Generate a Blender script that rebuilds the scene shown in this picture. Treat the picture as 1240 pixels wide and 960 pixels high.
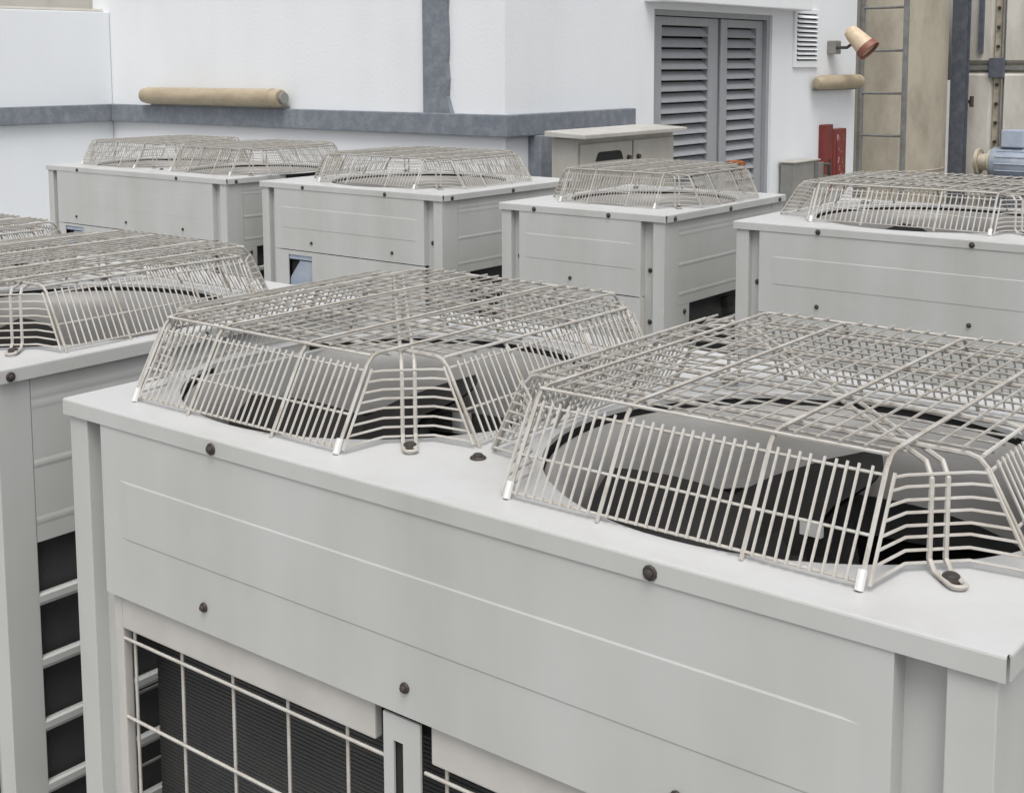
import bpy, bmesh, math, random
from mathutils import Vector, Matrix
random.seed(7)
S = bpy.context.scene
for o in list(bpy.data.objects): bpy.data.objects.remove(o)
COL = S.collection

# ------------------------------------------------------------------ camera
cam = bpy.data.cameras.new('camera')
co = bpy.data.objects.new('camera', cam); COL.objects.link(co); S.camera = co
YAW, PITCH, ROLL = -0.6661, -0.1143, -0.0037
fw = Vector((math.sin(YAW)*math.cos(PITCH), math.cos(YAW)*math.cos(PITCH), math.sin(PITCH)))
rt = Vector((math.cos(YAW), -math.sin(YAW), 0)); up = rt.cross(fw)
r2 = rt*math.cos(ROLL)+up*math.sin(ROLL); u2 = up*math.cos(ROLL)-rt*math.sin(ROLL)
M4 = Matrix((r2, u2, -fw)).transposed().to_4x4(); M4.translation = Vector((1.522, -0.9552, 0.4439))
co.matrix_world = M4
cam.sensor_width = 36; cam.lens = 36*1562.58/1240
cam.shift_x = (620-624.24)/1240; cam.shift_y = (255.51-480)/1240
cam.clip_start = 0.02; cam.clip_end = 1000

# ------------------------------------------------------------------ sky, sun, exposure
w = bpy.data.worlds.new('World'); S.world = w; w.use_nodes = True
nt = w.node_tree; bg = nt.nodes['Background']
sky = nt.nodes.new('ShaderNodeTexSky'); sky.sky_type = 'NISHITA'; sky.sun_disc = False
SUN_EL, SUN_AZ = math.radians(62), math.radians(142)     # azimuth clockwise from +Y
sky.sun_elevation = SUN_EL; sky.sun_rotation = SUN_AZ
sky.dust_density = 4; sky.air_density = 1.0; sky.ozone_density = 1
hs = nt.nodes.new('ShaderNodeHueSaturation'); hs.inputs['Saturation'].default_value = 0.22
nt.links.new(sky.outputs[0], hs.inputs['Color']); nt.links.new(hs.outputs[0], bg.inputs[0])
bg.inputs[1].default_value = 0.14
sl = bpy.data.lights.new('sun', 'SUN'); sl.energy = 1.4; sl.angle = math.radians(40); sl.color = (1, .965, .92)
so = bpy.data.objects.new('sun', sl); COL.objects.link(so)
sd = Vector((math.sin(SUN_AZ)*math.cos(SUN_EL), math.cos(SUN_AZ)*math.cos(SUN_EL), math.sin(SUN_EL)))
so.rotation_euler = sd.to_track_quat('Z', 'Y').to_euler(); so.location = (4, -4, 8)
S.view_settings.view_transform = 'Standard'; S.view_settings.look = 'None'
S.view_settings.exposure = 0.3; S.view_settings.gamma = 1
S.render.engine = 'CYCLES'

# ------------------------------------------------------------------ materials
MATS = {}
def mat(name, col, rough=.5, metal=0, col2=None, scale=8, amt=.5, bump=0, bscale=40, stretch=None, spec=.5, thr=(.4,.65), detail=6):
    m = bpy.data.materials.new(name); m.use_nodes = True; t = m.node_tree; b = t.nodes['Principled BSDF']
    b.inputs['Base Color'].default_value = (*col, 1); b.inputs['Roughness'].default_value = rough
    b.inputs['Metallic'].default_value = metal; b.inputs['Specular IOR Level'].default_value = spec
    geo = t.nodes.new('ShaderNodeTexCoord')
    vec = geo.outputs['Object']
    if stretch:
        mp = t.nodes.new('ShaderNodeMapping'); mp.inputs['Scale'].default_value = stretch
        t.links.new(vec, mp.inputs[0]); vec = mp.outputs[0]
    if col2:
        n = t.nodes.new('ShaderNodeTexNoise'); n.inputs['Scale'].default_value = scale; n.inputs['Detail'].default_value = detail; n.inputs['Roughness'].default_value = .65
        t.links.new(vec, n.inputs['Vector'])
        r = t.nodes.new('ShaderNodeMapRange'); r.inputs['From Min'].default_value = thr[0]; r.inputs['From Max'].default_value = thr[1]; r.inputs['To Max'].default_value = amt
        t.links.new(n.outputs['Fac'], r.inputs['Value'])
        mx = t.nodes.new('ShaderNodeMix'); mx.data_type = 'RGBA'
        mx.inputs['A'].default_value = (*col, 1); mx.inputs['B'].default_value = (*col2, 1)
        t.links.new(r.outputs[0], mx.inputs['Factor']); t.links.new(mx.outputs['Result'], b.inputs['Base Color'])
    if bump:
        n2 = t.nodes.new('ShaderNodeTexNoise'); n2.inputs['Scale'].default_value = bscale; n2.inputs['Detail'].default_value = 5
        t.links.new(geo.outputs['Object'], n2.inputs['Vector'])
        bp = t.nodes.new('ShaderNodeBump'); bp.inputs['Strength'].default_value = bump; bp.inputs['Distance'].default_value = .01
        t.links.new(n2.outputs['Fac'], bp.inputs['Height']); t.links.new(bp.outputs[0], b.inputs['Normal'])
    MATS[name] = m; return m
def streaked(name, col, dirt, amt, rough=.8, bump=.12, sc=3.2, bs=55):
    """painted masonry: cloudy tone, vertical run-off streaks, fine roller bump"""
    m = mat(name, col, rough, bump=bump, bscale=bs); t = m.node_tree; b = t.nodes['Principled BSDF']
    tc = t.nodes.new('ShaderNodeTexCoord'); mp = t.nodes.new('ShaderNodeMapping'); mp.inputs['Scale'].default_value = (1, 1, .07)
    t.links.new(tc.outputs['Object'], mp.inputs[0])
    a = t.nodes.new('ShaderNodeTexNoise'); a.inputs['Scale'].default_value = sc*1.1; a.inputs['Detail'].default_value = 5; t.links.new(mp.outputs[0], a.inputs['Vector'])
    c = t.nodes.new('ShaderNodeTexNoise'); c.inputs['Scale'].default_value = sc*.45; c.inputs['Detail'].default_value = 7; c.inputs['Roughness'].default_value = .6; t.links.new(tc.outputs['Object'], c.inputs['Vector'])
    mu = t.nodes.new('ShaderNodeMath'); mu.operation = 'MULTIPLY'; t.links.new(a.outputs['Fac'], mu.inputs[0]); t.links.new(c.outputs['Fac'], mu.inputs[1])
    r = t.nodes.new('ShaderNodeMapRange'); r.inputs['From Min'].default_value = .2; r.inputs['From Max'].default_value = .42; r.inputs['To Max'].default_value = amt
    t.links.new(mu.outputs[0], r.inputs['Value'])
    mx = t.nodes.new('ShaderNodeMix'); mx.data_type = 'RGBA'; mx.inputs['A'].default_value = (*col, 1); mx.inputs['B'].default_value = (*dirt, 1)
    t.links.new(r.outputs[0], mx.inputs['Factor']); t.links.new(mx.outputs['Result'], b.inputs['Base Color'])
    return m
mat('paint_top', (.515,.52,.52), .4, col2=(.40,.385,.35), scale=5, amt=.6, thr=(.47,.75), bump=.03, bscale=7)
mat('paint_strip', (.50,.485,.458), .45, col2=(.40,.385,.36), scale=12, amt=.5)
mat('wire_top_shaded', (.40,.39,.365), .6, col2=(.24,.21,.17), scale=40, amt=.75)  # top wires toned darker to stand in for shade in the mesh
mat('wire_rod', (.45,.438,.41), .55, col2=(.28,.245,.195), scale=30, amt=.75)
mat('wire', (.49,.478,.452), .55, col2=(.34,.30,.24), scale=26, amt=.6)
mat('wire_grey', (.42,.405,.375), .55, col2=(.31,.28,.235), scale=26, amt=.6)
mat('rust', (.30,.10,.035), .85, col2=(.16,.06,.03), scale=60, amt=.9)
mat('shroud', (.315,.31,.30), .38, col2=(.23,.225,.21), scale=9, amt=.5, stretch=(1,1,3))
mat('gap_shade_ring', (.02,.02,.02), .8)  # near-black colour for the shade in the gap round each fan opening
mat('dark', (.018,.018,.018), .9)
mat('fan', (.011,.0105,.010), .6, col2=(.02,.019,.018), scale=12, amt=.6, spec=.25)
mat('coil', (.034,.036,.036), .7, col2=(.055,.057,.055), scale=7, amt=.7, bump=.1, bscale=200)
mat('fin', (.038,.040,.040), .7, col2=(.058,.058,.054), scale=9, amt=.8)
mat('screw', (.03,.028,.026), .5, col2=(.085,.055,.04), scale=150, amt=.5)
mat('steel', (.33,.32,.31), .4, metal=.7)
mat('cap', (.66,.66,.64), .45)
streaked('paint', (.48,.488,.475), (.385,.385,.36), .85, rough=.42, bump=.05, sc=5, bs=5)
streaked('wall', (.74,.757,.775), (.64,.645,.64), .3)
streaked('wall_side', (.73,.755,.78), (.64,.65,.66), .3)
streaked('cream_wall', (.72,.69,.62), (.5,.46,.4), .6)
mat('band', (.155,.175,.205), .8, col2=(.27,.285,.305), scale=17, amt=.75, bump=.2, bscale=60, thr=(.42,.75))
mat('door', (.275,.29,.31), .5, col2=(.34,.345,.35), scale=9, amt=.5, stretch=(1,1,.3))
mat('tube', (.40,.335,.235), .5, col2=(.28,.225,.15), scale=14, amt=.7, stretch=(.4,.4,1.5))
mat('cabinet', (.42,.405,.37), .5, col2=(.33,.31,.27), scale=6, amt=.6, stretch=(1,1,.3))
mat('cabinet_roof', (.47,.46,.43), .5, col2=(.36,.34,.30), scale=8, amt=.6)
mat('red', (.175,.024,.02), .45, col2=(.11,.017,.014), scale=7, amt=.7)
mat('red_marks', (.165,.022,.018), .45, col2=(.62,.46,.43), scale=26, amt=.75, stretch=(1,1,.7), thr=(.57,.63))
mat('lamp_cream', (.60,.49,.345), .5, col2=(.44,.33,.22), scale=18, amt=.5)
mat('lamp_red', (.22,.085,.06), .5, col2=(.18,.04,.03), scale=30, amt=.5)
mat('lens', (.55,.45,.36), .25)
mat('tank', (.36,.33,.265), .55, col2=(.23,.205,.16), scale=3.4, amt=.8, stretch=(1.2,1.2,.6), thr=(.42,.68), bump=.06, bscale=6)
mat('ladder', (.20,.205,.20), .6, col2=(.10,.085,.07), scale=12, amt=.6)
mat('blue_steel', (.075,.085,.11), .6, col2=(.15,.16,.185), scale=14, amt=.6)
mat('frp', (.62,.605,.56), .5, col2=(.36,.33,.28), scale=2.8, amt=.85, stretch=(1.2,1.2,.4), thr=(.42,.72))
mat('frp_flange', (.50,.455,.36), .6, col2=(.26,.22,.17), scale=9, amt=.75)
mat('blue', (.27,.32,.40), .55, col2=(.42,.44,.47), scale=14, amt=.6)
mat('blue_label', (.33,.385,.48), .5, col2=(.45,.5,.58), scale=20, amt=.5)
mat('grey_box', (.23,.23,.215), .5, col2=(.17,.165,.15), scale=9, amt=.6)
mat('concrete', (.30,.295,.28), .85, col2=(.20,.195,.185), scale=3, amt=.7, bump=.25, bscale=30)

# ------------------------------------------------------------------ mesh helpers
class MB:
    def __init__(s): s.v=[]; s.f=[]
    def add(s, v, f):
        n=len(s.v); s.v+= [tuple(p) for p in v]; s.f+=[tuple(i+n for i in q) for q in f]; return s
    def box(s, x0,x1,y0,y1,z0,z1):
        return s.add([(x0,y0,z0),(x1,y0,z0),(x1,y1,z0),(x0,y1,z0),(x0,y0,z1),(x1,y0,z1),(x1,y1,z1),(x0,y1,z1)],
            [(0,3,2,1),(4,5,6,7),(0,1,5,4),(1,2,6,5),(2,3,7,6),(3,0,4,7)])
    def tube(s, pts, r, n=6, cap=True):
        pts=[Vector(p) for p in pts]; rings=[]; a=None
        for i,p in enumerate(pts):
            d=(pts[min(i+1,len(pts)-1)]-pts[max(i-1,0)]).normalized()
            if a is None: a=d.orthogonal().normalized()
            a=(a-d*a.dot(d)); a=a.normalized() if a.length>1e-6 else d.orthogonal().normalized()
            b=d.cross(a); k=1.0
            if 0<i<len(pts)-1:
                c=(pts[i]-pts[i-1]).normalized().dot((pts[i+1]-pts[i]).normalized()); k=1/max(.5,math.sqrt((1+c)/2))
            rings.append([p+(a*math.cos(t)+b*math.sin(t))*r*(1 if k==1 else min(k,1.3)) for t in [2*math.pi*j/n for j in range(n)]])
        v=[q for R in rings for q in R]; f=[]
        for i in range(len(pts)-1):
            for j in range(n):
                f.append((i*n+j,i*n+(j+1)%n,(i+1)*n+(j+1)%n,(i+1)*n+j))
        if cap: f.append(tuple(reversed(range(n)))); f.append(tuple((len(pts)-1)*n+j for j in range(n)))
        return s.add(v,f)
    def lathe(s, prof, n=48, c=(0,0,0), axis='z', arc=None):
        k=len(prof); v=[]; f=[]
        for j in range(n):
            t=2*math.pi*j/n
            for (r,z) in prof:
                p=(r*math.cos(t),r*math.sin(t),z)
                if axis=='x': p=(z,r*math.cos(t),r*math.sin(t))
                if axis=='y': p=(r*math.sin(t),z,r*math.cos(t))
                v.append((p[0]+c[0],p[1]+c[1],p[2]+c[2]))
        for j in range(n):
            a=j*k; b=((j+1)%n)*k
            for i in range(k-1): f.append((a+i,b+i,b+i+1,a+i+1))
        return s.add(v,f)
    def prism(s, prof, y0, y1, ax='y'):
        """profile (u,z) extruded along ax; u is the other horizontal axis"""
        n=len(prof); P=(lambda u,z,t:(u,t,z)) if ax=='y' else (lambda u,z,t:(t,u,z))
        v=[P(u,z,y0) for u,z in prof]+[P(u,z,y1) for u,z in prof]
        f=[(i,(i+1)%n,n+(i+1)%n,n+i) for i in range(n)]+[tuple(reversed(range(n))),tuple(range(n,2*n))]
        return s.add(v,f)
    def mesh(s, name, m, smooth=False, bevel=0):
        me=bpy.data.meshes.new(name); me.from_pydata(s.v,[],s.f)
        bm=bmesh.new(); bm.from_mesh(me); bmesh.ops.recalc_face_normals(bm, faces=bm.faces); 
        if bevel:
            ed=[e for e in bm.edges if len(e.link_faces)==2 and e.calc_face_angle(0)>.6]
            bmesh.ops.bevel(bm, geom=ed, offset=bevel, segments=2, affect='EDGES', profile=.6, clamp_overlap=True)
        bm.to_mesh(me); bm.free()
        me.materials.append(MATS[m])
        if smooth:
            me.shade_smooth(); me.set_sharp_from_angle(angle=.65)
        return me
def link(name, me, parent=None, loc=None, rz=None):
    o=bpy.data.objects.new(name, me); COL.objects.link(o)
    if parent: o.parent=parent
    if loc is not None: o.location=loc
    if rz is not None: o.rotation_euler=(0,0,rz)
    return o
def build(mb, name, m, parent=None, smooth=False, bevel=0, **k): return link(name, mb.mesh(name,m,smooth,bevel), parent, **k)
def box(name, m, parent, d, bevel=0): return build(MB().box(*d), name, m, parent, bevel=bevel)
def tag(o, label=None, cat=None, group=None, kind=None):
    if label: o['label']=label
    if cat: o['category']=cat
    if group: o['group']=group
    if kind: o['kind']=kind
    return o
def thing(name, loc, label, cat, group=None):
    o=link(name, None, None, loc); return tag(o,label,cat,group)

FLOOR=-1.78
# ================================================================== SETTING
tag(box('roof_deck','concrete',None,(-150,150,-150,150,FLOOR-.3,FLOOR)), kind='structure')
for (x0,x1,y0,y1) in ((-1.5,-.17,-.06,.83),(-.05,1.3,-.06,.83),(-3.75,2,2.2,3.1)):
    tag(box('concrete_plinth','concrete',None,(x0,x1,y0,y1,FLOOR-.01,-1.68),bevel=.01), kind='structure')

X1,X3,Y2=-6.391,-2.833,4.5; TOP=2.6
# ---- plant room with ledge, pilaster, louvred doors
pr=thing('plant_room',(X3,Y2,FLOOR),'white painted plant room with grey ledge and grey louvred double door','building')
def prb(name,m,d,bevel=0,parent=None,rel=True):
    x0,x1,y0,y1,z0,z1=d
    return box(name,m,parent or pr,(x0-X3,x1-X3,y0-Y2,y1-Y2,z0-FLOOR,z1-FLOOR),bevel)
DY0,DY1,DZ=6.0,7.6,.775
b=MB()
def rb(x0,x1,y0,y1,z0,z1): b.box(x0-X3,x1-X3,y0-Y2,y1-Y2,z0-FLOOR,z1-FLOOR)
rb(X1-.2,X3,Y2,Y2+.2,FLOOR,TOP)
build(b,'wall','wall',pr)
b=MB(); rb(X3-.2,X3,Y2+.2,DY0,FLOOR,TOP); rb(X3-.2,X3,DY1,9.08,FLOOR,TOP); rb(X3-.2,X3,DY0,DY1,DZ,TOP)
rb(X1-.2,X3-.2,8.88,9.08,FLOOR,TOP)
build(b,'wall','wall_side',pr)
prb('roof_slab','concrete',(X1-.3,X3+.1,Y2-.1,9.18,TOP,TOP+.15))
# grey ledge, mitred round the corner
LZ0,LZ1,LP=.045,.165,.05
b=MB(); z0,z1=LZ0-FLOOR,LZ1-FLOOR
pl=[(X1-X3,-.0),(X1-X3,-LP),(LP,-LP),(LP,5.72-Y2),(0.0,5.72-Y2),(0.0,0.0)]
v=[(x,y,z0) for x,y in pl]+[(x,y,z1) for x,y in pl]
b.add(v,[(0,1,2,5),(5,2,3,4),(6,11,8,7),(11,10,9,8)]+[(i,(i+1)%6,6+(i+1)%6,6+i) for i in range(6)])
build(b,'ledge','band',pr,bevel=.006)
b=MB(); n=26; zz=[LZ1-FLOOR+(TOP-LZ1)*i/n*.999 for i in range(n+1)]
xl=-3.402-X3; fr=[]
for i,z in enumerate(zz): fr.append(-3.225-X3+random.uniform(-.005,.012)*(1 if i else .2)+(.03 if i==0 else 0))
v=[];f=[]
for i,z in enumerate(zz): v+=[(xl,-.03,z),(fr[i],-.03,z),(fr[i],0,z),(xl,0,z)]
for i in range(n):
    a=i*4; f+=[(a+j,a+(j+1)%4,a+4+(j+1)%4,a+4+j) for j in range(4)]
f+=[(0,3,2,1),(n*4,n*4+1,n*4+2,n*4+3)]
b.add(v,f); build(b,'pilaster','band',pr)
prb('pier','band',(X3,X3+.09,4.70,4.90,FLOOR,LZ0),.006)
prb('lintel','wall',(X3,X3+.14,5.88,7.96,.815,.99),.008)
# louvred doors
prb('door_frame','door',(X3-.12,X3-.02,DY0,DY0+.045,FLOOR,DZ)); prb('door_frame','door',(X3-.12,X3-.02,DY1-.045,DY1,FLOOR,DZ)); prb('door_frame','door',(X3-.12,X3-.02,DY0+.045,DY1-.045,DZ-.035,DZ))
prb('door_backing','dark',(X3-.16,X3-.13,DY0,DY1,FLOOR,DZ))
slat=MB().prism([(-.03,.0),(.018,-.052),(.022,-.048),(-.026,.004)],-.5,.5,'y')
def leaf(y0,y1,sy0,sy1):
    zt=.68; lf=MB(); xa,xb=X3-.10-X3,X3-.05-X3
    def q(a,b_,c,d): lf.box(xa,xb,a-Y2,b_-Y2,c-FLOOR,d-FLOOR)
    q(y0,sy0,FLOOR+.02,.735); q(sy1,y1,FLOOR+.02,.735); q(sy0,sy1,zt,.735); q(sy0,sy1,FLOOR+.02,FLOOR+.2)
    L=build(lf,'door_leaf','door',pr,bevel=.004)
    me=MB().prism([(-.028,.006),(.016,-.05),(.021,-.046),(-.023,.010)],0,sy1-sy0,'y').mesh('slat','door')
    z=zt-.02
    while z>FLOOR+.25:
        o=link('slat',me,L,(-.07+0,sy0-Y2,z-FLOOR)); o.rotation_euler=(random.uniform(-.004,.004),random.uniform(-.03,.03),0); z-=.0715
    return L
leaf(DY0+.05,6.9,6.17,6.765); lf2=leaf(6.91,DY1-.05,7.03,7.45)
build(MB().box(-.045,-.03,6.905-Y2,6.935-Y2,.02,.735-FLOOR),'meeting_strip','door',lf2,bevel=.004)
# wall vent
vn=build(MB().box(0,.02,7.93-Y2,7.965-Y2,.40-FLOOR,.835-FLOOR).box(0,.02,8.305-Y2,8.34-Y2,.40-FLOOR,.835-FLOOR).box(0,.02,7.965-Y2,8.305-Y2,.80-FLOOR,.835-FLOOR).box(0,.02,7.965-Y2,8.305-Y2,.40-FLOOR,.45-FLOOR),'wall_vent','wall',pr,bevel=.003)
build(MB().box(.001,.006,7.965-Y2,8.305-Y2,.45-FLOOR,.80-FLOOR),'vent_backing','dark',vn)
vm=MB().prism([(.006,.012),(.030,-.010),(.032,-.007),(.008,.015)],0,.34,'y').mesh('vent_slat','wall')
for i in range(10): link('vent_slat',vm,vn,(0,7.965-Y2,.47+i*.034-FLOOR))
# ---- left parapet wall
pw=thing('parapet_wall',(X1,3,FLOOR),'white parapet wall with grey ledge meeting the plant room in a corner','wall')
b=MB().box(-.2,0,-12,1.498,0,.81-FLOOR); build(b,'wall','wall_side',pw,bevel=.01)
b=MB().box(.0005,LP,-12,1.449,LZ0-FLOOR,LZ1-FLOOR); build(b,'ledge','band',pw,bevel=.006)
b=MB().box(-.22,-.001,-12,1.45,.81-FLOOR,.825-FLOOR); build(b,'coping','cream_wall',pw)
# ---- cream building beyond the parapet
cb=thing('far_building',(-10,16,FLOOR),'cream rendered building rising beyond the white parapet','building')
build(MB().box(-4,0,-13,0,0,5),'wall','cream_wall',cb); build(MB().box(-4.1,.12,-13.1,.1,5,5.2),'roof_slab','concrete',cb)
for i in range(3): build(MB().box(.0,.03,-8+i*2.6,-6.9+i*2.6,2.9,4.1),'window','door',cb)

# ================================================================== CONDENSER UNITS
A_,C_,AT,CT,H=.304,.114,.2506,.0606,.1045
AY,ATY,CY,CTY,MX=.315,.256,.1234,.061,.078
XH,YH=AT-CT,ATY-CTY          # outer hoops
RF,RT=.0024,.00145
def hoop(q,half_t,half_b,z):
    """bent rod: foot, slanted leg, rounded bend, top, bend, leg, foot, at offset q; along x"""
    d=Vector((half_b-half_t,0,-H)).normalized(); k=.012
    right=[(half_t-k,z),(half_t-.003,z-.0022),(half_t+d.x*k,z+d.z*k),(half_b,.0)]
    return [(-x,q,zz_) for x,zz_ in reversed(right)]+[(x,q,zz_) for x,zz_ in right]
def side_pt(t,half_t,half_b): return half_t+(half_b-half_t)*t, H*(1-t)
T_TOP,T_MID,T_BOT=.155,.60,.93
xs=[]; 
def bays(o,n1,n2):
    r=[-o+(o-MX)*i/n1 for i in range(1,n1)]; r+=[-MX+2*MX*i/n2 for i in range(1,n2)]; r+=[-x for x in r if x<-MX]; return r
W_SIDE_X=bays(XH,10,14); W_SIDE_Y=bays(YH,10,14)
T_X=bays(XH,5,7); T_Y=bays(YH,4,5)
MC={}
def cached(k,fn):
    if k not in MC: MC[k]=fn()
    return MC[k]
def jit(p,s): return tuple(c+random.uniform(-s,s) for c in p)
def wire_front(): # thin upright on a front/back face (at x=0)
    y0,z0=side_pt(T_TOP-.06,ATY,AY); y1,z1=side_pt(T_BOT,AY*0+ATY,AY)
    return MB().tube([(0,-y0-.004,z0),(0,-y1-.004,z1)],RT,5)
def wire_right():
    y0,z0=side_pt(T_TOP-.06,AT,A_); y1,z1=side_pt(T_BOT,AT,A_)
    return MB().tube([(y0+.004,0,z0),(y1+.004,0,z1)],RT,5)
def corner_wire(k,sx=1,sy=-1):
    t=.16+.76*k/7; z=H*(1-t)
    xe=AT+(A_-AT)*t; ye=ATY+(AY-ATY)*t
    mx,my=AT-CT/2+.006,ATY-CTY/2+.006; u=.021
    p=[(XH+.008,-ye+.001,z),(mx-u,-my-u,z+.0005),(mx+u,-my+u,z+.0005),(xe-.001,-YH-.008,z)]
    return MB().tube([(a*sx,b_*(-sy),c) for a,b_,c in p],RT,5)
def frame_mesh():
    m=MB()
    # top perimeter
    for s in (-1,1):
        m.tube([(-XH,s*ATY,H),(XH,s*ATY,H)],RF*.85,6); m.tube([(s*AT,-YH,H-.005),(s*AT,YH,H-.005)],RF*.85,6)
    for t,r in((T_TOP,RT*1.15),(T_MID,RT*1.1),(T_BOT,RT*1.15)):
        y,z=side_pt(t,ATY,AY); x,_=side_pt(t,AT,A_)
        for s in(-1,1):
            m.tube([(-XH,s*y,z),(XH,s*y,z)],r,5); m.tube([(s*x,-YH,z),(s*x,YH,z)],r,5)
    return m
def strap_mesh(o):
    n=Vector((1,1,0)).normalized()*o
    mx,my=AT-CT/2+.006,ATY-CTY/2+.006
    P=[]
    for s in(1,-1):
        q=[(mx+.022,-my-.022,.004),(mx+.008,-my-.008,.004),(mx,-my,.012),(mx,-my,H-.02),(mx-.008,-my+.008,H-.009)]
        q=[Vector((a*s,b_*s,c))+n for a,b_,c in q]
        P+= q if s==1 else list(reversed(q))
    return MB().tube(P,RF*.95,6)
def make_guard(parent,gx,gy,detail,m='wire'):
    fr=link('fan_guard',cached(('frame',m),lambda:frame_mesh().mesh('fan_guard',m,True)),parent,(gx,gy,0))
    for q in(-XH,-MX,MX,XH):
        me=cached(('hy',m),lambda:MB().tube([(y,x,z) for x,y,z in hoop(0,ATY,AY,H+.001)],RF,6).mesh('frame_rod','wire_rod',True))
        o=link('frame_rod',me,fr,(q+random.uniform(-.001,.001),0,0))
    for q in(-YH,-MX,MX,YH):
        me=cached(('hx',m),lambda:MB().tube(hoop(0,AT,A_,H-.0055),RF,6).mesh('frame_rod','wire_rod',True))
        link('frame_rod',me,fr,(0,q,0))
    for o in(-.0075,.0075): link('hold_down_rod',cached(('st',o,m),lambda:strap_mesh(o).mesh('hold_down_rod',m,True)),fr)
    # foot loops with bolts
    mx,my=AT-CT/2+.03,ATY-CTY/2+.03
    for s in(1,-1):
        me=cached(('loop',m),lambda:MB().tube([(-.0053,-.0053,.004)]+[(.0053+.0075*math.cos(t),-.0053+.0075*math.sin(t),.004) for t in [math.radians(-135+i*30) for i in range(10)]]+[(.0053,.0053,.004)],RF*.95,6).mesh('foot_loop',m,True))
        link('foot_loop',me,fr,(s*(mx-.002),-s*(my-.002),0),0 if s==1 else math.pi)
        me=cached('clamp',lambda:MB().lathe([(0,.0095),(.005,.0092),(.0075,.0075),(.008,.005),(.0095,.0045),(.0095,.002),(0,.002)],14).mesh('clamp_bolt','screw',True))
        link('clamp_bolt',me,fr,(s*(mx-.005),-s*(my-.005),0))
    # white plastic foot sleeves at the chamfered corners
    me=cached('sleeve',lambda:MB().tube([(0,0,.0005),(0,.0075,.017)],.0042,8).mesh('foot_sleeve','cap',True))
    link('foot_sleeve',me,fr,(XH,-AY,0)); link('foot_sleeve',me,fr,(-XH,-AY,0))
    # thin wires
    if detail:
        wf=cached(('wf',m),lambda:wire_front().mesh('upright_wire',m,True)); wr=cached(('wr',m),lambda:wire_right().mesh('upright_wire',m,True))
        for x in W_SIDE_X:
            for rz in(0,math.pi):
                o=link('upright_wire',wf,fr,(x+random.uniform(-.0006,.0006),0,0),rz); o.rotation_euler[1]=random.gauss(0,.008)
        for y in W_SIDE_Y:
            for rz in(0,math.pi):
                o=link('upright_wire',wr,fr,(0,y+random.uniform(-.0006,.0006),0),rz); o.rotation_euler[0]=random.gauss(0,.008)
        for k in range(8):
            for sx in(1,-1):
                me=cached(('cw',k,sx,m),lambda:corner_wire(k,sx,-1).mesh('corner_wire',m,True))
                for rz in(0,math.pi): link('corner_wire',me,fr,(0,0,random.uniform(-.0006,.0006)),rz)
        ty=cached(('ty',m),lambda:MB().tube([(0,-ATY-.0015,H+.0038),(0,ATY+.0015,H+.0038)],RT,5).mesh('top_wire','wire_top_shaded',True))
        tx=cached(('tx',m),lambda:MB().tube([(-AT-.0015,0,H-.0088),(AT+.0015,0,H-.0088)],RT,5).mesh('top_wire','wire_top_shaded',True))
        tys=cached(('tys',m),lambda:MB().tube([(0,-YH-.004,H+.001),(0,YH+.004,H+.001)],RT,5).mesh('top_wire','wire_top_shaded',True))
        for x in T_X: link('top_wire',ty,fr,(x,0,0)).rotation_euler=(0,0,random.gauss(0,.002))
        for x in(.2124,.2348):
            for s in(-1,1): link('top_wire',tys,fr,(s*x,0,0))
        for y in T_Y: link('top_wire',tx,fr,(0,y,0)).rotation_euler=(0,0,random.gauss(0,.002))
        for s in(-1,1): link('top_wire',cached(('txs',m),lambda:MB().tube([(-XH-.004,0,H-.004),(XH+.004,0,H-.004)],RT,5).mesh('top_wire','wire_top_shaded',True)),fr,(0,s*.226,0))
    else:
        def sideF():
            mb=MB(); base=wire_front()
            for x in W_SIDE_X: mb.add([(p[0]+x,p[1],p[2]) for p in base.v],base.f)
            return mb.mesh('upright_wire_panel',m,True)
        def sideR():
            mb=MB(); base=wire_right()
            for x in W_SIDE_Y: mb.add([(p[0],p[1]+x,p[2]) for p in base.v],base.f)
            return mb.mesh('upright_wire_panel',m,True)
        def cor(sx):
            mb=MB()
            for k in range(8):
                c=corner_wire(k,sx,-1); mb.add(c.v,c.f)
            return mb.mesh('corner_wire_panel',m,True)
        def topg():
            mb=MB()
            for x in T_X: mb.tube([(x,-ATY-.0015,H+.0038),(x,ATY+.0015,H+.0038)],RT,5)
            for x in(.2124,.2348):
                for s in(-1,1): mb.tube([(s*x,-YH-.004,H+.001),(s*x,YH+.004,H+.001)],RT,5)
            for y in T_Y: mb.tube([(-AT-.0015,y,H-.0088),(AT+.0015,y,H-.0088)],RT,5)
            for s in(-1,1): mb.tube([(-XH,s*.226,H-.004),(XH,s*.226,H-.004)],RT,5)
            return mb.mesh('top_wire_grid','wire_top_shaded',True)
        for rz in(0,math.pi):
            tag(link('upright_wire_panel',cached(('sf',m),sideF),fr,(0,0,0),rz),kind='stuff'); tag(link('upright_wire_panel',cached(('sr',m),sideR),fr,(0,0,0),rz),kind='stuff')
            for sx in(1,-1): tag(link('corner_wire_panel',cached(('co',sx,m),lambda:cor(sx)),fr,(0,0,0),rz),kind='stuff')
        tag(link('top_wire_grid',cached(('tg',m),topg),fr),kind='stuff')
    # inner rods that hold the corner wires
    def cr(sx,k):
        pts=[]
        for t in(.13,.95):
            if k==0: pts.append(((XH+.008)*sx,-(ATY+(AY-ATY)*t)+.001,H*(1-t)))
            else: pts.append(((AT+(A_-AT)*t-.001)*sx,-YH-.008,H*(1-t)))
        return MB().tube(pts,RT*1.2,5).mesh('corner_rod',m,True)
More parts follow.
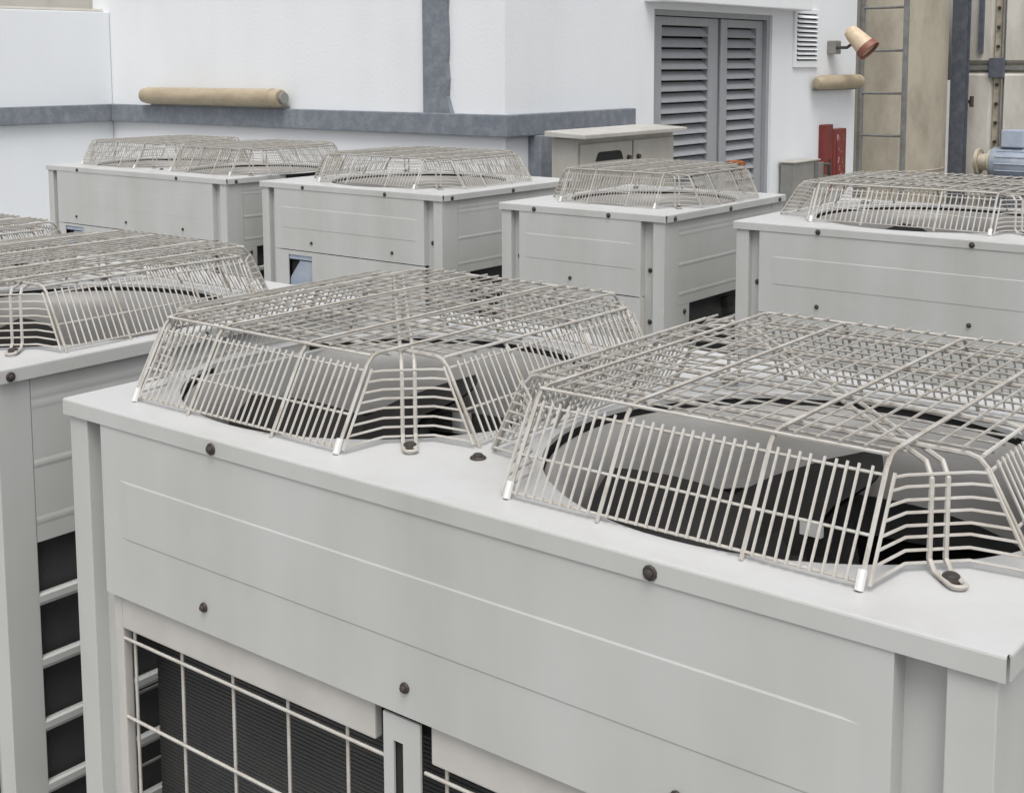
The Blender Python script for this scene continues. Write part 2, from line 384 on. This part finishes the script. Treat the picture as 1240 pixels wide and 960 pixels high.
    for sx in(1,-1):
        for k in(0,1):
            for rz in(0,math.pi): link('corner_rod',cached(('cr',sx,k,m),lambda:cr(sx,k)),fr,(0,0,0),rz)
    return fr

RH=.298
def make_fan(parent,gx,gy,rot,RH=.298):
    g=build(MB().lathe([(RH+.003,-.005),(RH+.003,-.026),(RH-.014,-.026)],56),'gap_shade_ring','gap_shade_ring',parent,True,loc=(gx,gy,0))  # black ring added in the open gap below the plate, painted as its shade
    sh=build(MB().lathe([(RH-.008,-.028),(RH-.003,-.0150),(RH-.008,-.0125),(RH-.017,-.018),(RH-.030,-.042),(RH-.034,-.075),(RH-.035,-.118),(RH-.031,-.118),(RH-.030,-.075)],64),'fan_shroud','shroud',parent,True,loc=(gx,gy,0))
    hub=build(MB().lathe([(0,-.125),(.05,-.128),(.062,-.135),(.064,-.16),(.05,-.19),(0,-.19)],28),'fan_hub','fan',sh,True)
    bl=MB(); N=9; K=6
    for s in(0,1):
        for i in range(N):
            for j in range(K):
                u=i/(N-1); vv=j/(K-1); r=.058+(.252-.058)*u
                wdt=math.radians(58+18*u); a=(vv-.5)*wdt+.35*u*u
                z=-.125+(.5-vv)*(.12+.03*u)+.012*math.sin(vv*3.14)-(.003 if s else 0)
                bl.v.append((r*math.cos(a),r*math.sin(a),z))
    for s in(0,1):
        for i in range(N-1):
            for j in range(K-1):
                o=s*N*K; q=(o+i*K+j,o+(i+1)*K+j,o+(i+1)*K+j+1,o+i*K+j+1); bl.f.append(q if not s else tuple(reversed(q)))
    me=cached('blade',lambda:bl.mesh('fan_blade','fan',True))
    for k in range(4): link('fan_blade',me,sh,(0,0,0),rot+k*math.pi/2).scale=(RH/.298,RH/.298,1)
    # motor beneath, with crossed mounts
    mt=build(MB().lathe([(0,-.20),(.075,-.20),(.08,-.21),(.08,-.30),(0,-.30)],20),'fan_motor','fan',sh,True)
    mb=MB().box(-.29,.29,-.02,.02,-.33,-.30); build(mb,'motor_mount','fan',sh)
    return sh

def screw(parent,x,y,z,face,r=.0085,name='screw'):
    prof=[(0,.0052),(r*.42,.005),(r*.58,.0042),(r*.62,.0018),(r*.9,.0016),(r,.0006),(r,-.001),(0,-.001)]
    key=('screw',round(r,4),face)
    ax={'f':'y','r':'x','t':'z'}[face]
    sg={'f':-1,'r':1,'t':1}[face]
    me=cached(key,lambda:MB().lathe([(a,b_*sg) for a,b_ in prof],10,axis=ax).mesh('screw','screw',True))
    return link(name,me,parent,(x,y,z))

def make_unit(x0,y0,W,fans,label,grille=False,detail=False,lip_x=(),pan_x=(),chan=False,hole=None,wire='wire',D=.765,side_y=.09,rot0=0.0,gsc=(1,1),gyc=.3595,RH=.298,crease=.0009,pf=.085,side_screw=True):
    root=thing('condenser_unit',(x0,y0,-1.68),label,'air conditioner','condenser units standing in rows on the roof')
    u=link('cabinet_top',None,root,(0,0,1.68)) if False else None
    Z=1.68
    class Off: pass
    # every part's local z is measured from the plinth: lift by Z through the object location
    def bp(mb,name,m,parent=root,bevel=0,smooth=False,**k):
        o=build(mb,name,m,parent,smooth,bevel,**k)
        if parent is root: o.location=(o.location[0],o.location[1],o.location[2]+Z)
        return o
    in_=.007
    # ---- top plate with round openings
    gy=gyc-.012
    n=64; mb=MB(); cells=[]
    xsplit=[0]+[ (fans[i]+fans[i+1])/2 for i in range(len(fans)-1)]+[W]
    for i,gx in enumerate(fans):
        xa,xb=xsplit[i],xsplit[i+1]; circ=[];rect=[]
        angs=sorted(set([2*math.pi*j/n for j in range(n)]+[math.atan2(yy-gy,xx-gx)%(2*math.pi) for xx in(xa,xb) for yy in(0,D)]))
        for a in angs:
            c,s=math.cos(a),math.sin(a); t=min([((xb-gx)/c if c>1e-9 else (xa-gx)/c if c<-1e-9 else 9),((D-gy)/s if s>1e-9 else (0-gy)/s if s<-1e-9 else 9)])
            circ.append((gx+RH*c,gy+RH*s)); rect.append((gx+t*c,gy+t*s))
        k=len(angs)
        v=[(x,y,0) for x,y in rect]+[(gx+(x-gx)*(1+.016/RH),gy+(y-gy)*(1+.016/RH),0.0) for x,y in circ]+[(gx+(x-gx)*(1+.006/RH),gy+(y-gy)*(1+.006/RH),.0022) for x,y in circ]+[(x,y,.0) for x,y in circ]+[(x,y,-.006) for x,y in circ]
        f=[]
        for r_ in range(4):
            for j in range(k): f.append((r_*k+j,r_*k+(j+1)%k,(r_+1)*k+(j+1)%k,(r_+1)*k+j))
        mb.add(v,f)
    L=.0213
    # rounded edge and hanging lips (front one runs over the ends, side ones stop short: open corner slit)
    e=.0025
    def lip(p,q,nrm,nm):
        pass
    me_mb=mb
    # front / back / left / right skirts as thin shells
    def skirt(ax,c,a,b_,out):
        prof=[(0,0),(out*e*.75,-e*.3),(out*e,-e),(out*e,-L),(out*(e-.0015),-L),(out*(e-.0015),-e*1.2),(0,-.002)]
        bp(MB().prism([(c+u_,z_) for u_,z_ in prof],a,b_,'x' if ax=='y' else 'y'),'lid_edge','paint')
    skirt('y',0,0,W,-1); skirt('y',D,0,W,1)
    skirt('x',0,.004,D-.004,-1); skirt('x',W,.004,D-.004,1)
    bmn=bpy.data.meshes.new('top_plate'); bmn.from_pydata(me_mb.v,[],me_mb.f)
    bm=bmesh.new(); bm.from_mesh(bmn); bmesh.ops.remove_doubles(bm,verts=bm.verts,dist=1e-5); bmesh.ops.recalc_face_normals(bm,faces=bm.faces); bm.to_mesh(bmn); bm.free()
    bmn.materials.append(MATS['paint_top']); bmn.shade_smooth(); bmn.set_sharp_from_angle(angle=.7)
    top=link('top_plate',bmn,root,(0,0,Z))
    # ---- corner posts (L section, front flange and side flange)
    PW=.039; cd=.024
    zb=-1.62
    for (px,s) in((in_,1),(W-in_,-1)):
        p=[(px,.003),(px+s*PW,.003),(px+s*PW,.027),(px+s*.004,.0275),(px+s*.004,pf),(px,pf)]
        v=[(a,b_,-L*.6) for a,b_ in p]+[(a,b_,zb) for a,b_ in p]; k=len(p)
        bp(MB().add(v,[(i,(i+1)%k,k+(i+1)%k,k+i) for i in range(k)]+[tuple(range(k)),tuple(range(k,2*k))]),'corner_post','paint',bevel=.0012)
        p=[(px,D-.003),(px+s*PW,D-.003),(px+s*PW,D-.027),(px+s*.004,D-.0275),(px+s*.004,D-.085),(px,D-.085)]
        v=[(a,b_,-L*.6) for a,b_ in p]+[(a,b_,zb) for a,b_ in p]
        bp(MB().add(v,[(i,(i+1)%k,k+(i+1)%k,k+i) for i in range(k)]+[tuple(range(k)),tuple(range(k,2*k))]),'corner_post','paint',bevel=.0012)
    # recessed channels beside the posts
    xL,xR=.081,W-.087
    def chan_(a,b_,zt,zbot):
        bp(MB().box(a,b_,cd,cd+.003,zbot,zt),'recessed_channel','paint')
    chan_(in_+PW-.002,xL+.002,-L*.7,zb); chan_(xR-.002,W-in_-PW+.002,-L*.7,zb)
    # ---- front upper panel with raised band, returned edges
    ZS=-.249
    bm_=MB(); yf=-.0005; x_a,x_b=xL,xR
    za,zc=-.0205,ZS
    b0,b1,h=-.0895,-.168,crease; i0,i1=x_a+.035,x_b-.027; bv=.0022
    if W<.8: i0,i1=x_a+.02,x_b-.02
    gx_=[x_a,i0,i0+.02,i1-.02,i1,x_b]; gz=[za,b0,b0-bv,b1+bv,b1,zc]
    v=[];f=[]
    for j,z in enumerate(gz):
        for i,x in enumerate(gx_):
            raised= 2<=i<=3 and 2<=j<=3
            v.append((x,yf-(h if raised else 0),z))
    for j in range(5):
        for i in range(5): a=j*6+i; f.append((a,a+1,a+7,a+6))
    bm_.add(v,f)
    k0=len(bm_.v)
    bm_.add([(x_a,yf,za),(x_b,yf,za),(x_b,yf,zc),(x_a,yf,zc),(x_a,cd,za),(x_b,cd,za),(x_b,cd,zc),(x_a,cd,zc)],[(0,1,5,4),(1,2,6,5),(2,3,7,6),(3,0,4,7)])
    fp=bp(bm_,'front_panel','paint')
    for x in lip_x: screw(root,x,-.0035,Z-.0125,'f',.0075)
    for x in pan_x: screw(root,x,-.002,Z-.2165,'f',.0062)
    if chan:
        for x in(.065,W-.068): screw(root,x,cd-.001,Z-.17,'f',.0075)
        for x in(W-.068,): screw(root,x,cd-.001,Z-.325,'f',.0075)
    # ---- front lower half
    if grille:
        xm=.610
        spans=[(.100,.574),(.648,W-.10)]
        bp(MB().box(xL+.001,.0995,.009,.023,zb,ZS-.0065),'side_jamb','paint_strip',bevel=.002)
        bp(MB().box(W-.0995,xR-.001,.009,.023,zb,ZS-.0065),'side_jamb','paint_strip',bevel=.002)
        for (a,b_) in spans:
            bp(MB().box(a-.0 if a<.2 else a,b_-(.009 if a<.2 else 0),.0085,.0205,-.2975,ZS-.0045),'grille_header','paint_strip',bevel=.002)
        # centre post with slot
        cp=MB(); pa,pb,sa,sb=.582,.636,.597,.611
        cp.box(pa,sa,.004,.007,zb,-.285).box(sb,pb,.004,.007,zb,-.285).box(pa,pb,.004,.007,-.285,ZS-.007)
        bp(cp,'centre_post','paint',bevel=.0)
        bp(MB().box(pa+.002,pb-.002,.009,.011,zb,ZS-.008),'post_backing','dark')
        bp(MB().box(xL+.003,xR-.003,.0235,.0245,ZS-.03,ZS+.02),'seam_backing','dark')
        for (a,b_) in spans:
            a2=.1125 if a<.2 else a
            gw=cached(('gv',),lambda:MB().tube([(0,0,-.300),(0,0,zb)],.0022,6).mesh('grille_wire','wire',True))
            gh=MB().tube([((.0985 if a<.2 else a2-.012),0,0),(b_+(.006 if a<.2 else 0),0,0)],.0022,6).mesh('grille_wire','wire',True)
            x=.1165 if a<.2 else a+.016
            while x<b_: 
                link('grille_wire',gw,root,(x,.0155,Z)); x+=.0995
            z=-.3125
            link('grille_wire',gh,root,(0,.0115,Z+z)); z=-.4225
            while z>zb: link('grille_wire',gh,root,(0,.0115,Z+z)); z-=.1099
        # black coil with fin banks
        c=MB().box(.088,W-.088,.07,D-.1,zb,-.26)
        co_=bp(c,'coil','coil')
        fm=MB()
        z=-.268
        while z>-.95: fm.box(.088,W-.088,.0688,.0705,z-.0035,z); z-=.0055
        tag(bp(fm,'coil_fins','fin',co_),kind='stuff')
        bp(MB().box(.0,W,.0,.001,0,.001).add([],[]),'x','dark') if False else None
    else:
        lo=MB().box(xL,xR,.0,.004,zb,ZS-.0035)
        if hole:
            a,b_,c0,c1=hole
            lo=MB().box(xL,a,.0,.004,zb,ZS-.0035).box(b_,xR,.0,.004,zb,ZS-.0035).box(a,b_,.0,.004,c1,ZS-.0035).box(a,b_,.0,.004,zb,c0)
        bp(lo,'service_panel','paint')
        if hole:
            bp(MB().box(a-.004,b_+.004,.02,.022,c0-.01,c1+.01),'pipe_opening','dark')
            bp(MB().add([(a,.008,c0-.001),(b_,.008,c0-.001),(b_,.008,c1-.022),(a+.055,.008,c1-.022),(a,.008,c1-.09),(a,.012,c0-.001),(b_,.012,c0-.001),(b_,.012,c1-.022),(a+.055,.012,c1-.022),(a,.012,c1-.09)],[(0,1,2,3,4),(5,9,8,7,6),(0,5,6,1),(1,6,7,2),(2,7,8,3),(3,8,9,4),(4,9,5,0)]),'blue_wrap','blue')
            bp(MB().box(a,b_,.005,.007,c1-.017,c1-.001),'opening_flap','blue_label')
    # ---- sides: upper panel with pressed ribs, open coil guard with bars below
    for (sx,xx) in((1,W-in_),(-1,in_)):
        prof=[(0,-L*.6)]
        for zc_,hh in((-.050,.0006),(-.066,.0006),(-.157,.001),(-.246,.0008)):
            prof+=[(0,zc_+.007),(hh,zc_+.002),(hh,zc_-.002),(0,zc_-.007)]
        prof+=[(0,-.279),(-.012,-.279),(-.012,-L*.6)]
        bp(MB().prism([(xx+sx*(u_-.001),z_) for u_,z_ in prof],pf+.001,D-.086,'y'),'side_panel','paint')
        if side_y>.1: bp(MB().box(*sorted((xx-sx*.001,xx-sx*.012)),.086,side_y,zb,-.2795),'side_jamb','paint')
        bm2=cached(('bar',D,side_y,W<0),lambda:MB().prism([(-.008,-.007),(.002,-.0095),(.004,-.004),(.004,.006),(0,.009),(-.008,.008)],side_y-.002,D-.087,'y').mesh('guard_bar','paint'))
        if not(grille and sx==-1):
            z=-.370
            while z>zb: link('guard_bar',bm2,root,(xx-sx*.004,0,Z+z),0 ) if sx==1 else link('guard_bar',bm2,root,(xx+.004,D-.001,Z+z),math.pi); z-=.1015
            bp(MB().box(*sorted((xx-sx*.022,xx-sx*.05)),.05,D-.05,zb,-.26),'side_coil','coil')
        else:
            gm=MB().tube([(0,.08,0),(0,D-.08,0)],.0022,6).mesh('grille_wire','wire',True)
            z=-.34
            while z>zb: link('grille_wire',gm,root,(xx+.004,0,Z+z)); z-=.1099
        for yy in((.045 if side_screw else .022),.38,.715):
            if sx==1: screw(root,W+.0035,yy,Z-.0125,'r',.0075)
        if sx==1 and side_screw: screw(root,xx+.001,side_y-.03,Z-.30,'r',.0075)
    # ---- back, base
    bp(MB().box(xL,xR,D-.006,D-.003,zb,-L*.6),'back_panel','paint')
    bp(MB().box(in_,W-in_,.003,D-.003,-1.6799,-1.6201),'base_frame','paint')
    # internal partition deck keeps the fan chamber dark
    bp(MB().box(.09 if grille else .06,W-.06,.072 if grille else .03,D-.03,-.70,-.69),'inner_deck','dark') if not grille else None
    # ---- fans and guards
    for i,gx in enumerate(fans):
        s=make_fan(root,gx,gy,rot0-i*.15,RH); s.location.z+=Z
        g=make_guard(root,gx,gyc,detail,wire); g.location.z+=Z; g.scale=(*gsc,1)
    for o in root.children:
        if o.name.startswith('gap_shade_ring') and o.location.z<1: o.location.z+=Z
    # plate screws between the guards
    if len(fans)>1: screw(root,(fans[0]+fans[1])/2+.014,.132,Z+.001,'t',.0095)
    return root

F2=(.284,.913)
unitA=make_unit(0,0,1.24,F2,'large cream two-fan condenser with white wire grille over its black front coil',grille=True,detail=True,lip_x=(.31,.926),pan_x=(.285,.62,.955),rot0=.55)
unitL=make_unit(-1.455,.025,1.24,F2,'cream two-fan condenser whose side shows black coil crossed by white bars',lip_x=(.31,.926),pan_x=(.285,.62,.955),rot0=.2,gyc=.3275,pf=.058,side_y=.058,side_screw=False)
BY=2.268
B4=make_unit(-.2225,BY-.009,.93,(.43,),'cream single-fan condenser standing in front of the ladder and red cabinet',lip_x=(.256,.669),pan_x=(.256,.668),chan=True,side_y=.15,rot0=1.0,gsc=(1.30,.96),gyc=.405,RH=.335)
B3=make_unit(-1.0591,BY-.023,.6234,(.328,),'narrow cream single-fan condenser with a rusty corner on its fan cage',lip_x=(.142,.423),pan_x=(.28,),chan=True,side_y=.15,wire='wire_grey',rot0=.3,gsc=(.93,.93),gyc=.415,RH=.27)
B2=make_unit(-2.2749,BY+.03,.9283,(.468,),'cream single-fan condenser with a blue-lined opening low on its front',lip_x=(.24,.66),pan_x=(.28,.69),chan=True,hole=(.152,.28,-.43,-.268),side_y=.15,wire='wire_grey',rot0=.8,gsc=(1.27,.98),gyc=.40,RH=.335)
B1=make_unit(-3.6729,BY,1.2386,(.327,.955),'cream two-fan condenser nearest the white wall corner and beside the parapet',lip_x=(.24,.93),pan_x=(.22,.58,.96),hole=(.13,.27,-.36,-.262),side_y=.15,wire='wire_grey',rot0=.1,gyc=.405,crease=.0002)
# rust on B3's cage corner
for ch in B3.children:
    if ch.name.startswith('fan_guard'):
        build(MB().tube([(.15,ATY+.003,H+.003),(.2,ATY+.002,H+.003),(.214,ATY-.004,H+.001)],.008,8).tube([(XH,ATY+.001,H+.002),(XH,ATY+.03,H-.045)],.006,8).tube([(XH-.03,ATY+.004,H-.012),(XH+.02,ATY+.004,H-.016)],.007,8),'rusty_corner','rust',ch)
fs=[ch for ch in unitA.children if ch.name.startswith('fan_shroud')]
near=max(fs,key=lambda o:o.location.x)
build(MB().box(-.013,.013,-.004,.004,-.008,.008),'motor_label','cap',near,loc=(-.008,.030,-.088))
build(MB().box(-.004,.004,-.003,.003,-.04,-.0085),'label_stem','fan',near,loc=(-.008,.030,-.088))

# ================================================================== THINGS ON AND BY THE WALLS
def tube_light(loc,length,rad,rz,label,mount):
    t=thing('tube_light',loc,label,'light fixture','tube lights fixed to the plant room walls'); t.rotation_euler=(0,0,rz)
    h=length/2
    prof=[(0,-h),(rad*.5,-h+.004),(rad*.86,-h+.025),(rad,-h+.07),(rad,h-.10),(rad*1.04,h-.10),(rad*1.04,h-.085),(rad,h-.085),(rad,h-.03),(rad*.9,h-.012),(0,h-.01)]
    build(MB().lathe(prof,24,axis='x'),'housing','tube',t,True)
    build(MB().box(-h+.08,h-.02,rad*.2,mount,-rad*1.18,-rad*.86),'back_tray','grey_box',t)
    build(MB().lathe([(0,h-.004),(rad*.6,h-.004),(rad*.62,h+.018),(0,h+.018)],14,axis='x'),'end_cap','grey_box',t,True)
    for s in(-.6,.6): build(MB().box(h*s-.02,h*s+.02,rad*.4,mount+.001,-rad*.5,rad*.5),'bracket','grey_box',t)
    return t
tube_light((-5.235,Y2-.075,.232),1.42,.056,0,'long tan tube light fixed on white wall above the grey ledge',.075)
tube_light((X3+.075,8.60,.285),.80,.055,math.pi/2,'short tan tube light fixed below the small wall vent',.075)

sp=thing('spot_lamp',(X3,8.60,.55),'cream can spotlight with red rim on a wall bracket','light fixture')
build(MB().box(0,.07,-.075,.035,-.05,.055),'bracket','grey_box',sp,bevel=.008)
build(MB().tube([(.06,-.05,0),(.15,-.04,.0),(.22,-.03,.05)],.012,8),'arm','screw',sp,True)
ax=Vector((.72,.03,-.70)).normalized()
can=link('lamp_can',MB().lathe([(0,-.15),(.03,-.15),(.055,-.135),(.066,-.10),(.085,.05),(.088,.09),(.082,.09),(.06,-.06),(0,-.07)],28).mesh('lamp_can','lamp_cream',True),sp,(.25,-.02,.045))
can.scale=(.92,)*3; can.rotation_euler=ax.to_track_quat('Z','Y').to_euler()
build(MB().lathe([(.089,.06),(.098,.062),(.101,.115),(.094,.117),(.080,.07)],28),'rim','lamp_red',can,True)
build(MB().lathe([(0,.075),(.081,.072),(.081,.066),(0,.066)],28),'lens','lens',can,True)

hc=thing('hose_cabinet',(X3,8.57,-.50),'red metal fire cabinet on the white wall corner','cabinet')
build(MB().box(0,.05,-.16,.0,-.1,.455),'box','red',hc,bevel=.008)
build(MB().box(0,.055,.001,.24,-.1,.415),'box','red',hc,bevel=.008)
build(MB().box(.0555,.0585,.06,.20,-.06,.37),'marking_plate','red_marks',hc)
build(MB().box(.051,.057,-.06,-.04,.1,.18),'handle','screw',hc)

jb=thing('grey_box',(X3+.02,7.73,FLOOR),'small grey metal box standing before the red cabinet','box')
jz=-.30-FLOOR
build(MB().box(0,.11,0,.42,0,jz),'housing','grey_box',jb,bevel=.006)
build(MB().box(-.01,.12,-.01,.43,jz+.001,jz+.012),'lid','cabinet',jb,bevel=.003)
build(MB().box(.111,.15,.34,.42,jz-.13,jz-.01),'latch_plate','steel',jb,bevel=.004)
build(MB().tube([(.12,.44,jz-.03),(.17,.47,jz-.03),(.17,.47,jz-.12),(.12,.44,jz-.12)],.014,8),'handle','screw',jb,True)

ec=thing('electrical_cabinet',(-2.5,4.43,FLOOR),'beige outdoor electrical cabinet with sloping rain roof and two doors','cabinet')
cz=.055-FLOOR
build(MB().box(0.03,.19,0,.945,0,cz),'body','cabinet',ec,bevel=.004)
def cdoor(a,b_,slot):
    d=build(MB().box(.191,.203,a,b_,.12,cz-.03),'door','cabinet',ec,bevel=.003)
    if slot:
        build(MB().prism([(a+.13,cz-.125),(a+.15,cz-.085),(a+.17,cz-.077),(a+.35,cz-.077),(a+.37,cz-.085),(a+.39,cz-.125)],.2035,.206,'x'),'window_slot','dark',d)
    build(MB().lathe([(0,.222),(.012,.22),(.014,.204)],10,axis='x',c=(0,(a+.04) if not slot else b_-.04,cz-.12)),'lock','screw',d,True)
cdoor(.02,.50,True); cdoor(.515,.93,False)
rf=MB().prism([(.02,cz+.008),(.275,cz+.002),(.278,cz+.024),(.02,cz+.038)],-.05,.955,'y')
build(rf,'rain_roof','cabinet_roof',ec,bevel=.004)

# ---- round tank with a ladder, steel column, bolted panel tank with blue motor
tk=thing('round_tank',(-3.29,10.1,FLOOR),'tall beige round tank behind the ladder','tank')
build(MB().lathe([(0,.02),(.8,.02),(.8,1.25),(.8,4.2),(.7,4.4),(0,4.5)],72),'shell','tank',tk,True)
for z in(1.285,2.9): build(MB().lathe([(.801,z),(.806,z+.004),(.806,z+.012),(.801,z+.016)],72),'seam_band','tank',tk,True)
hp=[(-.55,-.62),(-.33,-.775),(-.05,-.83),(.15,-.82),(.4,-.72)]
build(MB().tube([(-.06,-.83,1.52),(.02,-.835,1.60),(.10,-.835,1.62),(.2,-.815,1.57),(.27,-.79,1.42),(.37,-.74,1.27),(.44,-.70,1.18)],.014,8),'hose','tank',tk,True)
ld=thing('ladder',(-2.655,9.2,FLOOR),'grey steel ladder standing against the beige round tank','ladder')
def pxy(X,Y): return X,Y
lx0,lx1=-.18,.19
for x in(lx0,lx1): build(MB().box(x-.014,x+.014,-.03,.03,0,4.3),'rail','ladder',ld,bevel=.003)
rm=MB().tube([(lx0+.014,0,0),(lx1-.014,0,0)],.011,8).mesh('rung','ladder',True)
for i in range(12): link('rung',rm,ld,(0,0,.24+i*.345))
sc=thing('steel_column',(-2.63,10.95,FLOOR),'dark blue steel column between round tank and white panel tank','column')
build(MB().box(-.065,.065,-.05,-.04,0,4.4),'flange','blue_steel',sc); build(MB().box(-.005,.005,-.04,.04,0,4.4),'web','blue_steel',sc); build(MB().box(-.065,.065,.04,.05,0,4.4),'flange','blue_steel',sc)
build(MB().box(-.09,.09,-.09,.09,0.001,.015),'base_plate','blue_steel',sc)
pt=thing('panel_tank',(-2.77,11.2,FLOOR),'stained white bolted panel tank behind the blue motor','tank')
PWD=.62; zs=[0,1.05,2.16,3.2,4.3]; xsP=[-.05]+[.40+i*PWD for i in range(7)]
build(MB().box(-.049,4.0,.03,2.4,.001,4.299),'core','frp_flange',pt)
for j in range(4):
    for i in range(7):
        a,b_,c0,c1=xsP[i]+.03,xsP[i+1]-.03,zs[j]+.03,zs[j+1]-.03
        m=MB(); d=.05
        m.add([(a,.028,c0),(b_,.028,c0),(b_,.028,c1),(a,.028,c1),(a+.04,-d+.03,c0+.04),(b_-.04,-d+.03,c0+.04),(b_-.04,-d+.03,c1-.04),(a+.04,-d+.03,c1-.04)],[(4,5,6,7),(0,1,5,4),(1,2,6,5),(2,3,7,6),(3,0,4,7)])
        build(m,'panel','frp',pt)
for i in range(1,7): build(MB().box(xsP[i]-.029,xsP[i]+.029,-.01,.029,.0,4.3),'flange','frp_flange',pt)
for j in range(1,4):
    for i in range(7): build(MB().box(xsP[i]+.03,xsP[i+1]-.03,-.012,.029,zs[j]-.02,zs[j]+.02),'flange','ladder',pt)
bme=MB().lathe([(0,-.028),(.014,-.028),(.016,-.012),(.016,0)],8,axis='y').mesh('bolt','screw',True)
for i in range(1,4):
    for k in range(24):
        z=.08+k*.175
        if min(abs(z-q) for q in zs)>.04: link('bolt',bme,pt,(xsP[i],-.0105,z))
build(MB().box(.40-.07,.40+.07,-.05,-.012,2.07,2.25),'clamp_plate','blue_steel',pt,bevel=.006)
build(MB().box(.23,.27,-.06,-.021,2.3,4.2),'stiffener','blue_steel',pt)
build(MB().tube([(.14,-.02,1.85),(.14,-.12,1.85),(.20,-.12,1.85)],.016,8).tube([(.21,-.12,1.80),(.21,-.12,1.90)],.02,8),'drain_tap','screw',pt,True)
build(MB().tube([(.445,-.03,.9),(.445,-.03,4.2)],.012,8),'conduit','ladder',pt,True)
bm_=thing('blue_motor',(-2.25,10.9,FLOOR),'pale blue pump motor beside the bolted panel tank','motor')
zc=1.31
build(MB().lathe([(0,-.02),(.13,-.02),(.14,0),(.14,.40),(.12,.43),(0,.43)],28,axis='x',c=(-.02,0,zc)),'housing','blue',bm_,True)
for k in range(14):
    t=k*2*math.pi/14
    p=Vector((0,math.cos(t),math.sin(t)))
    build(MB().tube([(.02,p.y*.142,zc+p.z*.142),(.36,p.y*.142,zc+p.z*.142)],.008,5),'cooling_rib','blue',bm_)
build(MB().box(.05,.25,-.08,.08,zc+.145,zc+.30),'terminal_box','blue_label',bm_,bevel=.01)
build(MB().lathe([(.05,-.18),(.12,-.18),(.12,-.15),(.075,-.15),(.075,-.06),(.12,-.06),(.12,-.022),(.05,-.022)],24,axis='x',c=(0,0,zc)),'pipe_flange','frp_flange',bm_,True)
build(MB().box(0,.36,-.14,.14,0,zc-.139),'stand','blue_steel',bm_,bevel=.005)
